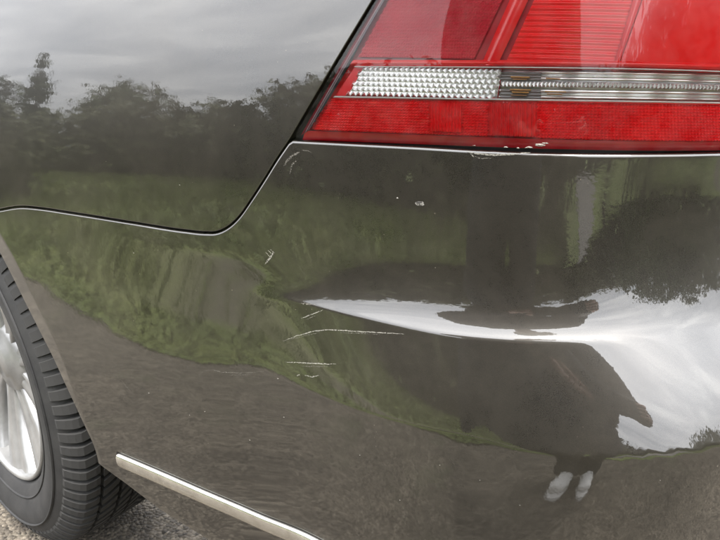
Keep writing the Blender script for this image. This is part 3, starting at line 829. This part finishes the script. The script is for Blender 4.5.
# alloy rim
lathe('rim', [(.2050, .030), (.2055, .018), (.2020, .015), (.1985, .017), (.1955, .024), (.1935, .040), (.189, .060), (.187, .12), (.196, .19), (.203, .20)], M_ALLOY, 120)
lathe('brake_disc', [(.03, .105), (.150, .105), (.150, .118), (.03, .118)], M_DISC, 80)
lathe('hub', [(.0, .040), (.03, .041), (.034, .046), (.055, .048), (.068, .060), (.070, .12)], M_ALLOY, 60)
def spoke(t0):
    V, fc = [], []; n = 22
    for i in range(n + 1):
        k = i / n; r_ = .050 + (.1965 - .050) * k
        t = t0 + .42 * k ** 1.5                       # swept spoke
        wd = (.017 + .036 * k ** 1.5) / r_ * .92; y = .050 - .028 * k ** 1.2 + .012 * math.sin(math.pi * k) * .4
        for (a, dy_) in ((-wd, .030), (-wd, .004), (-wd * .82, 0), (-wd * .2, .0015), (0, .0045), (wd * .55, .001), (wd * .85, 0.003), (wd, .010), (wd, .034)):
            V.append((r_ * math.cos(t + a), y + dy_, r_ * math.sin(t + a)))
    for i in range(n):
        for k in range(8): a = i * 9 + k; fc.append((a, a + 1, a + 10, a + 9))
    return mobj('spoke', V, fc, M_ALLOY, wheel)
for k in range(9): spoke(R(-62 + 40 * k))
#DETAILS
# ------------------------------------------------------------------ trim and damage on the bumper
M_STRIP = Mat('satin_chrome_trim'); _co = M_STRIP.co('Object'); _b = M_STRIP.pbsdf(Metallic=.9, Roughness=.2)
M_STRIP.l(M_STRIP.ramp(M_STRIP.noise(_co, 45, 6, .65), [(.3, (.50, .47, .42)), (.7, (.74, .72, .67))]), _b.inputs['Base Color']); M_STRIP = M_STRIP.m
st = pixs([(119.5, 459.5), (150, 472.5), (182, 486.5), (215, 501), (262, 521.5), (312, 543)])
print('STRIP', st.round(3).tolist())
_st_f = catmull(np.concatenate([st[:, 0], [-.1, .3, 1.0]]), np.concatenate([st[:, 1], [st[-1, 1]] * 3]))
def strip_z(s): return _st_f(np.asarray(s, float))
sp = np.concatenate([st[0, 0] + np.array([0, .0008, .002, .004, .007]), np.linspace(st[0, 0] + .010, 1.0, 240)])
hw = .0120 * np.concatenate([[.86, .93, .97, .99, 1.0], np.ones(240)])
cs = [(-1.0, -.004), (-1.0, .002), (-.94, .0038), (-.6, .0052), (0, .0058), (.6, .0052), (.94, .0038), (1.0, .002), (1.0, -.004)]
V, fc = [], []
for s_, h_ in zip(sp, hw):
    for a, d in cs:
        V.append(F(np.array(s_), np.array(strip_z(s_) + a * h_ - a * 0), d))
n = len(cs)
for i in range(len(sp) - 1):
    for k in range(n - 1): fc.append((i * n + k, (i + 1) * n + k, (i + 1) * n + k + 1, i * n + k + 1))
fc.append(tuple(range(n)))
o = part(mobj('chrome_strip', V, fc, M_STRIP), bumper); o['label'] = 'satin chrome trim strip on the lower bumper'
ssp = np.linspace(st[0, 0] - .003, 1.0, 200)
ribbon('strip_recess_shade', np.stack([ssp, strip_z(ssp) - .0012], -1), .0145, .0007, M_BLACK, bumper)  # black ribbon on the skin; the recess's shade is put into its colour

def chip_mat(name, col, thr):
    m = Mat(name); co = m.co('Object')
    d = m.n('ShaderNodeBsdfDiffuse'); d.inputs['Color'].default_value = (*col, 1)
    t = m.n('ShaderNodeBsdfTransparent')
    f = m.ramp(m.noise(co, 600, 5, .75), [(thr - .04, 0.0), (thr + .10, .72)])
    ms = m.n('ShaderNodeMixShader'); m.l(f, ms.inputs[0]); m.l(t.outputs[0], ms.inputs[1]); m.l(d.outputs[0], ms.inputs[2])
    m.l(ms.outputs[0], m.out.inputs[0]); return m.m
M_SCR = chip_mat('pale_scratch', (.26, .25, .22), .42)
M_SCR2 = chip_mat('faint_scratch', (.17, .16, .14), .48)
M_CHIP = chip_mat('bare_primer', (.27, .26, .235), .40)
def resample(pts, n):
    p = np.array(pts, float); d = np.concatenate([[0], np.cumsum(np.linalg.norm(np.diff(p, axis=0), axis=1))])
    t = np.linspace(0, d[-1], n); return np.stack([np.interp(t, d, p[:, 0]), np.interp(t, d, p[:, 1])], -1)
def scratch(pts, half_px, mat, name='scratch', par=None, d=.00035):
    q = resample(pts, max(8, int(len(pts) * 8))); k = len(q)
    q = q + nrg.normal(0, .18, q.shape)
    g = pixs(q, 0)
    t = np.linspace(0, 1, k); half = half_px * .00074 * (np.sin(np.pi * np.clip(t * .94 + .03, 0, 1)) ** .5) * (.75 + .5 * nrg.random(k))
    ribbon(name, g, half, d, mat, par or bumper)
for pts, hp, mt in [
    ([(283, 341), (296, 336), (312, 331.5), (328, 329.5), (345, 330.5), (372, 332), (404, 334)], .75, M_SCR),
    ([(301, 318.5), (310, 315), (323, 310)], .65, M_SCR),
    ([(286, 362), (300, 362.5), (318, 363.5), (336, 364)], .75, M_SCR),
    ([(199, 375), (204, 371), (212, 369.5), (222, 372), (242, 373), (265, 371)], .55, M_SCR2),
    ([(297, 375.5), (300, 374.5)], .7, M_SCR), ([(305, 375), (312, 377), (319, 375)], .7, M_SCR),
    ([(265, 264), (270, 258), (274, 252)], 1.3, M_SCR), ([(268, 250), (273, 255)], .5, M_SCR), ([(266, 252), (271, 258)], .4, M_SCR), ([(270, 249), (275, 253)], .4, M_SCR),
    ([(284, 166), (288, 160), (293, 155), (300, 152)], 1.6, M_SCR2), ([(290, 174), (292, 165), (297, 160)], 1.2, M_SCR2), ([(300, 150), (309, 151), (312, 153)], .8, M_SCR2),
    ([(466, 151.5), (476, 153.5), (494, 155), (512, 154), (530, 152.5)], 1.0, M_SCR), ([(474, 156), (480, 158.5), (492, 158)], .6, M_SCR2), ([(470, 153), (474, 157)], .6, M_SCR),
    ([(120, 378), (128, 388), (135, 395)], .35, M_SCR2), ([(150, 445), (158, 440), (166, 436)], .35, M_SCR2),
    ([(300, 303), (309, 304), (316, 304.5)], 1.0, M_SCR2), ([(290, 339.5), (305, 335.5), (322, 332)], .45, M_SCR2), ([(340, 332.5), (362, 333.2), (380, 334.5)], .4, M_SCR2), ([(303, 366), (322, 366.6), (331, 366)], .4, M_SCR2), ([(230, 375), (250, 374.5)], .4, M_SCR2), ([(305, 320), (318, 314.5)], .35, M_SCR2),
]: scratch(pts, hp, mt)
def chip(px, py, rx, ry, seed, mat=M_CHIP, par=None, dark=True):
    r_ = random.Random(seed); k = 12; pts = []
    for i in range(k):
        a = 2 * math.pi * i / k; f_ = r_.uniform(.65, 1.15); pts.append((px + rx * f_ * math.cos(a), py + ry * f_ * math.sin(a)))
    g = pixs([(px, py)] + pts)
    dd = .0004 + (.0003 if dark == 2 else 0); V = F(g[:, 0], g[:, 1], dd); V[0] = F(g[0, 0], g[0, 1], dd + .0004)
    part(mobj('paint_chip', V, [(0, i + 1, (i + 1) % k + 1) for i in range(k)], mat, None, False), par or bumper)
chip(420, 203.5, 5.0, 2.6, 1); chip(397.5, 198, 1.0, .9, 2)
chip(419.5, 202.4, 3.6, 1.4, 9, simple('dark_primer', (.03, .027, .024), .8), dark=2)
for i, (x, y, r_) in enumerate([(278, 378.5, 1.1), (284, 417, 1.0), (190, 415, 1.0), (205, 411.5, .8), (149, 393, .8), (180, 185, .9), (134, 253, .7), (250, 440, .8), (440, 465, .8), (480, 480, .7), (360, 455, .7), (520, 505, .8), (300, 430, .6), (640, 420, .0), (660, 480, .7), (400, 500, .8), (345, 210, .6), (515, 235, .6), (590, 180, .5)]):
    if r_ > .65: chip(x, y, r_ * .7, r_ * .6, 20 + i)
for i, (x, y, rx, ry) in enumerate([(540, 145, 8, 1.6), (529, 147.5, 4, 1.0), (518, 148, 1.6, .9), (506, 147.2, 2.2, .8), (474, 145.5, 2.0, .7), (545, 143.3, 4, .9)]):
    q = pixs([(x, y)])
    r_ = random.Random(60 + i); k = 14
    g = pixs([(x, y)] + [(x + rx * r_.uniform(.5, 1.2) * math.cos(6.283 * j / k), y + ry * r_.uniform(.5, 1.2) * math.sin(6.283 * j / k)) for j in range(k)])
    V = F(g[:, 0], g[:, 1], .0004); V[0] += F(g[0, 0], g[0, 1], .0012) - F(g[0, 0], g[0, 1], .0004)
    part(mobj('lens_chip', V, [(0, j + 1, (j + 1) % k + 1) for j in range(k)], M_CHIP, None, False), lamp)
#PERSON
# ------------------------------------------------------------------ the person taking the picture, mirrored in the paint
person = empty('person', (-.11, -.86, GZ))
tag(person, 'standing person in dark brown jacket, black trousers and white shoes, bent over a phone', 'person')
PO = Vector(person.location)
DY = .15                                              # stands this much closer than first laid out
def skin(name, verts, edges, mat, roots=(0,), parent=person, sub=2):
    """verts: (x, y, z, radius) in world coordinates"""
    me = bpy.data.meshes.new(name)
    me.from_pydata([tuple(Vector(v[:3]) - PO) for v in verts], edges, [])
    me.materials.append(mat)
    o = bpy.data.objects.new(name, me); C.objects.link(o); o.parent = parent
    md = o.modifiers.new('skin', 'SKIN'); md.use_smooth_shade = True
    lay = me.skin_vertices[0].data if me.skin_vertices else None
    if lay is None:
        bpy.context.view_layer.objects.active = o
        bpy.ops.mesh.customdata_skin_add() if hasattr(bpy.ops.mesh, 'customdata_skin_add') else None
        lay = me.skin_vertices[0].data
    for i, v in enumerate(verts):
        lay[i].radius = (v[3], v[4] if len(v) > 4 else v[3]); lay[i].use_root = i in roots
    o.modifiers.new('sub', 'SUBSURF').levels = sub; o.modifiers['sub'].render_levels = sub
    return o
M_SKIN = simple('skin', (.30, .185, .14), .5, Subsurface_Weight=.1)
M_JACKET = leafmat('brown_jacket_cloth', (.022, .015, .012), (.042, .030, .024))
M_TROUSER = simple('black_trouser_cloth', (.006, .006, .007), .9)
M_SHOE = simple('white_trainer', (.78, .77, .74), .55)
M_SOLE = simple('pale_rubber_sole', (.55, .54, .52), .7)
M_HAIR = simple('dark_brown_hair', (.02, .014, .01), .6)
px0 = -.11
HIP = (px0, -1.06 + DY, .92); CH = (px0, -.97 + DY, 1.24); NK = (px0, -.90 + DY, 1.40); HD = (px0 + .01, -.83 + DY, 1.52)
LH = CAM + c_r * -.035 - c_u * .012 - c_f * .016      # hands at the two ends of the phone
RH = CAM + c_r * .130 - c_u * .012 - c_f * .016
def arm(side, hand):
    sh = (px0 + side * .19, -.95 + DY, 1.33); el = (px0 + side * .255, -.98 + DY, 1.07) if side > 0 else (px0 + side * .20, -1.0 + DY, 1.07)
    wr = tuple(Vector(hand) + Vector((side * .045, -.085, .012)))
    return sh, el, wr
shL, elL, wrL = arm(-1, LH); shR, elR, wrR = arm(1, RH)
mid = lambda a, b, t: tuple(Vector(a[:3]).lerp(Vector(b[:3]), t))
def leg(side):
    return [(px0 + side * .09, -1.05 + DY, .86), (px0 + side * .085 + .04, -1.04 + DY, .45), (px0 + side * .055 + .105, -1.23 + DY, -.03)]
lL, lR = leg(-1), leg(1)
# body: one continuous figure, pelvis first
bv = [(*HIP, .10, .08), (px0, -1.02 + DY, 1.07, .115, .09), (*CH, .13, .095), (*NK, .05), (px0, -.87 + DY, 1.45, .048), (*HD, .082, .094), (px0 + .01, -.815 + DY, 1.60, .076, .086)]
be = [(0, 1), (1, 2), (2, 3), (3, 4), (4, 5), (5, 6)]
for sh, el, wr, hand in ((shL, elL, wrL, LH), (shR, elR, wrR, RH)):
    k = len(bv); bv += [(*sh, .052), (*el, .038), (*wr, .024), (*mid(wr, tuple(hand), .6), .030, .016)]
    be += [(2, k), (k, k + 1), (k + 1, k + 2), (k + 2, k + 3)]
for lg in (lL, lR):
    k = len(bv); bv += [(*lg[0], .058), (*lg[1], .050), (*mid(lg[1], lg[2], .7), .038), (*mid(lg[1], lg[2], .9), .034)]
    be += [(0, k), (k, k + 1), (k + 1, k + 2), (k + 2, k + 3)]
roots = [0]
# fingers and thumbs round the phone, each a bent chain
for side, hand in ((-1, LH), (1, RH)):
    palm = Vector(mid(wrL if side < 0 else wrR, tuple(hand), .75)); H = Vector(hand)
    cr_, cu_, cf_ = Vector(c_r), Vector(c_u), Vector(c_f)
    for j, ln in enumerate((1.0, 1.1, 1.02, .8)):
        base = palm + cu_ * (.026 - .017 * j) + cr_ * side * .006
        p1 = H + cu_ * (.024 - .016 * j) + cr_ * side * .016 - cf_ * .006
        p2 = H + cu_ * (.022 - .015 * j) + cr_ * side * .010 + cf_ * .008 * ln
        p3 = H + cu_ * (.021 - .014 * j) - cr_ * side * .014 * ln + cf_ * .009
        k = len(bv); roots.append(k); bv += [(*base, .0085), (*p1, .0085), (*p2, .0078), (*p3, .0068)]; be += [(k, k + 1), (k + 1, k + 2), (k + 2, k + 3)]
    base = palm + cu_ * .020 - cf_ * .012
    p1 = palm.lerp(H, .5) + cu_ * .040 - cf_ * .016 - cr_ * side * .002
    p2 = H + cu_ * .020 - cf_ * .012 - cr_ * side * .020
    k = len(bv); roots.append(k); bv += [(*base, .011), (*p1, .010), (*p2, .008)]; be += [(k, k + 1), (k + 1, k + 2)]
body = skin('body', bv, be, M_SKIN, roots)
# face: nose, ears, eyes, mouth as one small relief each
def blob(name, c, r3, mat, rot=None):
    bm = bmesh.new(); bmesh.ops.create_uvsphere(bm, u_segments=16, v_segments=10, radius=1)
    m_ = Matrix.Translation(Vector(c) - PO) @ (rot or Matrix.Identity(4)) @ Matrix.Diagonal((*r3, 1))
    bmesh.ops.transform(bm, matrix=m_, verts=bm.verts)
    return bobj(name, bm, mat, person, True)
tilt = Matrix.Rotation(R(-38), 4, 'X')
hd = Vector(HD) + Vector((0, .012, .045))
def onface(x, y, z): return hd + tilt.to_3x3() @ Vector((x, y, z))
blob('nose', onface(0, .088, -.015), (.012, .018, .022), M_SKIN, tilt)
for sd in (-1, 1):
    blob('ear', onface(sd * .078, -.005, -.01), (.010, .020, .030), M_SKIN, tilt)
    blob('eye', onface(sd * .032, .076, .012), (.012, .008, .007), simple('eye_white', (.7, .7, .68), .2), tilt)
blob('mouth', onface(0, .080, -.055), (.024, .008, .006), simple('lips', (.35, .13, .11), .5), tilt)
blob('hair', onface(0, -.020, .035), (.088, .098, .085), M_HAIR, tilt)
# clothes
jv = [(px0, -1.07 + DY, .80, .185, .145), (px0, -1.03 + DY, 1.05, .205, .135), (px0, -.97 + DY, 1.24, .195, .135), (px0, -.91 + DY, 1.41, .085, .08)]
je = [(0, 1), (1, 2), (2, 3)]
for sh, el, wr in ((shL, elL, wrL), (shR, elR, wrR)):
    k = len(jv); jv += [(*sh, .090), (*mid(sh, el, .5), .084), (*el, .076), (*mid(el, wr, .5), .062), (*mid(el, wr, .93), .046)]
    je += [(2, k), (k, k + 1), (k + 1, k + 2), (k + 2, k + 3), (k + 3, k + 4)]
skin('jacket', jv, je, M_JACKET)
tv = [(px0, -1.06 + DY, 1.0, .130, .10), (px0, -1.06 + DY, .90, .135, .11)]; te = [(0, 1)]
for lg in (lL, lR):
    k = len(tv); hipj = (lg[0][0] + (lg[0][0] - px0) * .12, lg[0][1] + .01, .72)
    tv += [(*hipj, .088), (*lg[1], .078), (*mid(lg[1], lg[2], .5), .076), (lg[2][0], lg[2][1], lg[2][2] + .02, .074), (lg[2][0], lg[2][1] + .02, -.102, .076)]
    te += [(1, k), (k, k + 1), (k + 1, k + 2), (k + 2, k + 3), (k + 3, k + 4)]
skin('trousers', tv, te, M_TROUSER)
for sd, lg in ((-1, lL), (1, lR)):
    x, y = lg[2][0], lg[2][1]
    skin('shoe', [(x, y - .03, -.075, .036, .05), (x, y + .05, -.075, .036, .05), (x + sd * .006, y + .13, -.087, .039, .036), (x + sd * .010, y + .165, -.094, .033, .026)], [(0, 1), (1, 2), (2, 3)], M_SHOE)
    V = []; n = 24; fc = []
    for z in (0.0, .018):
        for i in range(n):
            a = 2 * math.pi * i / n; yy = .130 * math.sin(a); ww = .036 + .004 * math.sin(a)
            V.append((x + sd * .005 + ww * math.cos(a) - PO.x, y + .068 + yy - PO.y, z))
    fc = [(i, (i + 1) % n, n + (i + 1) % n, n + i) for i in range(n)] + [tuple(range(n - 1, -1, -1)), tuple(range(n, 2 * n))]
    mobj('shoe_sole', V, fc, M_SOLE, person, False)
# phone: just behind the lens the picture is taken through
phone = empty('phone', (0, 0, 0)); phone.matrix_world = CAM_M @ Matrix.Translation((.048, -.012, .016))
tag(phone, 'black phone held level in both hands of the person', 'phone')
def rbox(name, sx, sy, sz, r_, mat, loc):
    bm = bmesh.new(); bmesh.ops.create_cube(bm, size=1, matrix=Matrix.Translation(loc) @ Matrix.Diagonal((sx, sy, sz, 1)))
    bmesh.ops.bevel(bm, geom=[e_ for e_ in bm.edges], offset=r_, segments=3, affect='EDGES', profile=.5)
    return bobj(name, bm, mat, phone)
rbox('phone_case', .158, .076, .0085, .003, simple('black_phone_case', (.010, .010, .011), .35), (0, 0, 0))
rbox('screen', .150, .068, .0008, .0003, simple('phone_screen', (.004, .004, .005), .08), (0, 0, .0046))
rbox('camera_bump', .034, .034, .003, .001, simple('camera_bump_glass', (.015, .015, .017), .2), (-.048, .012, -.0055))
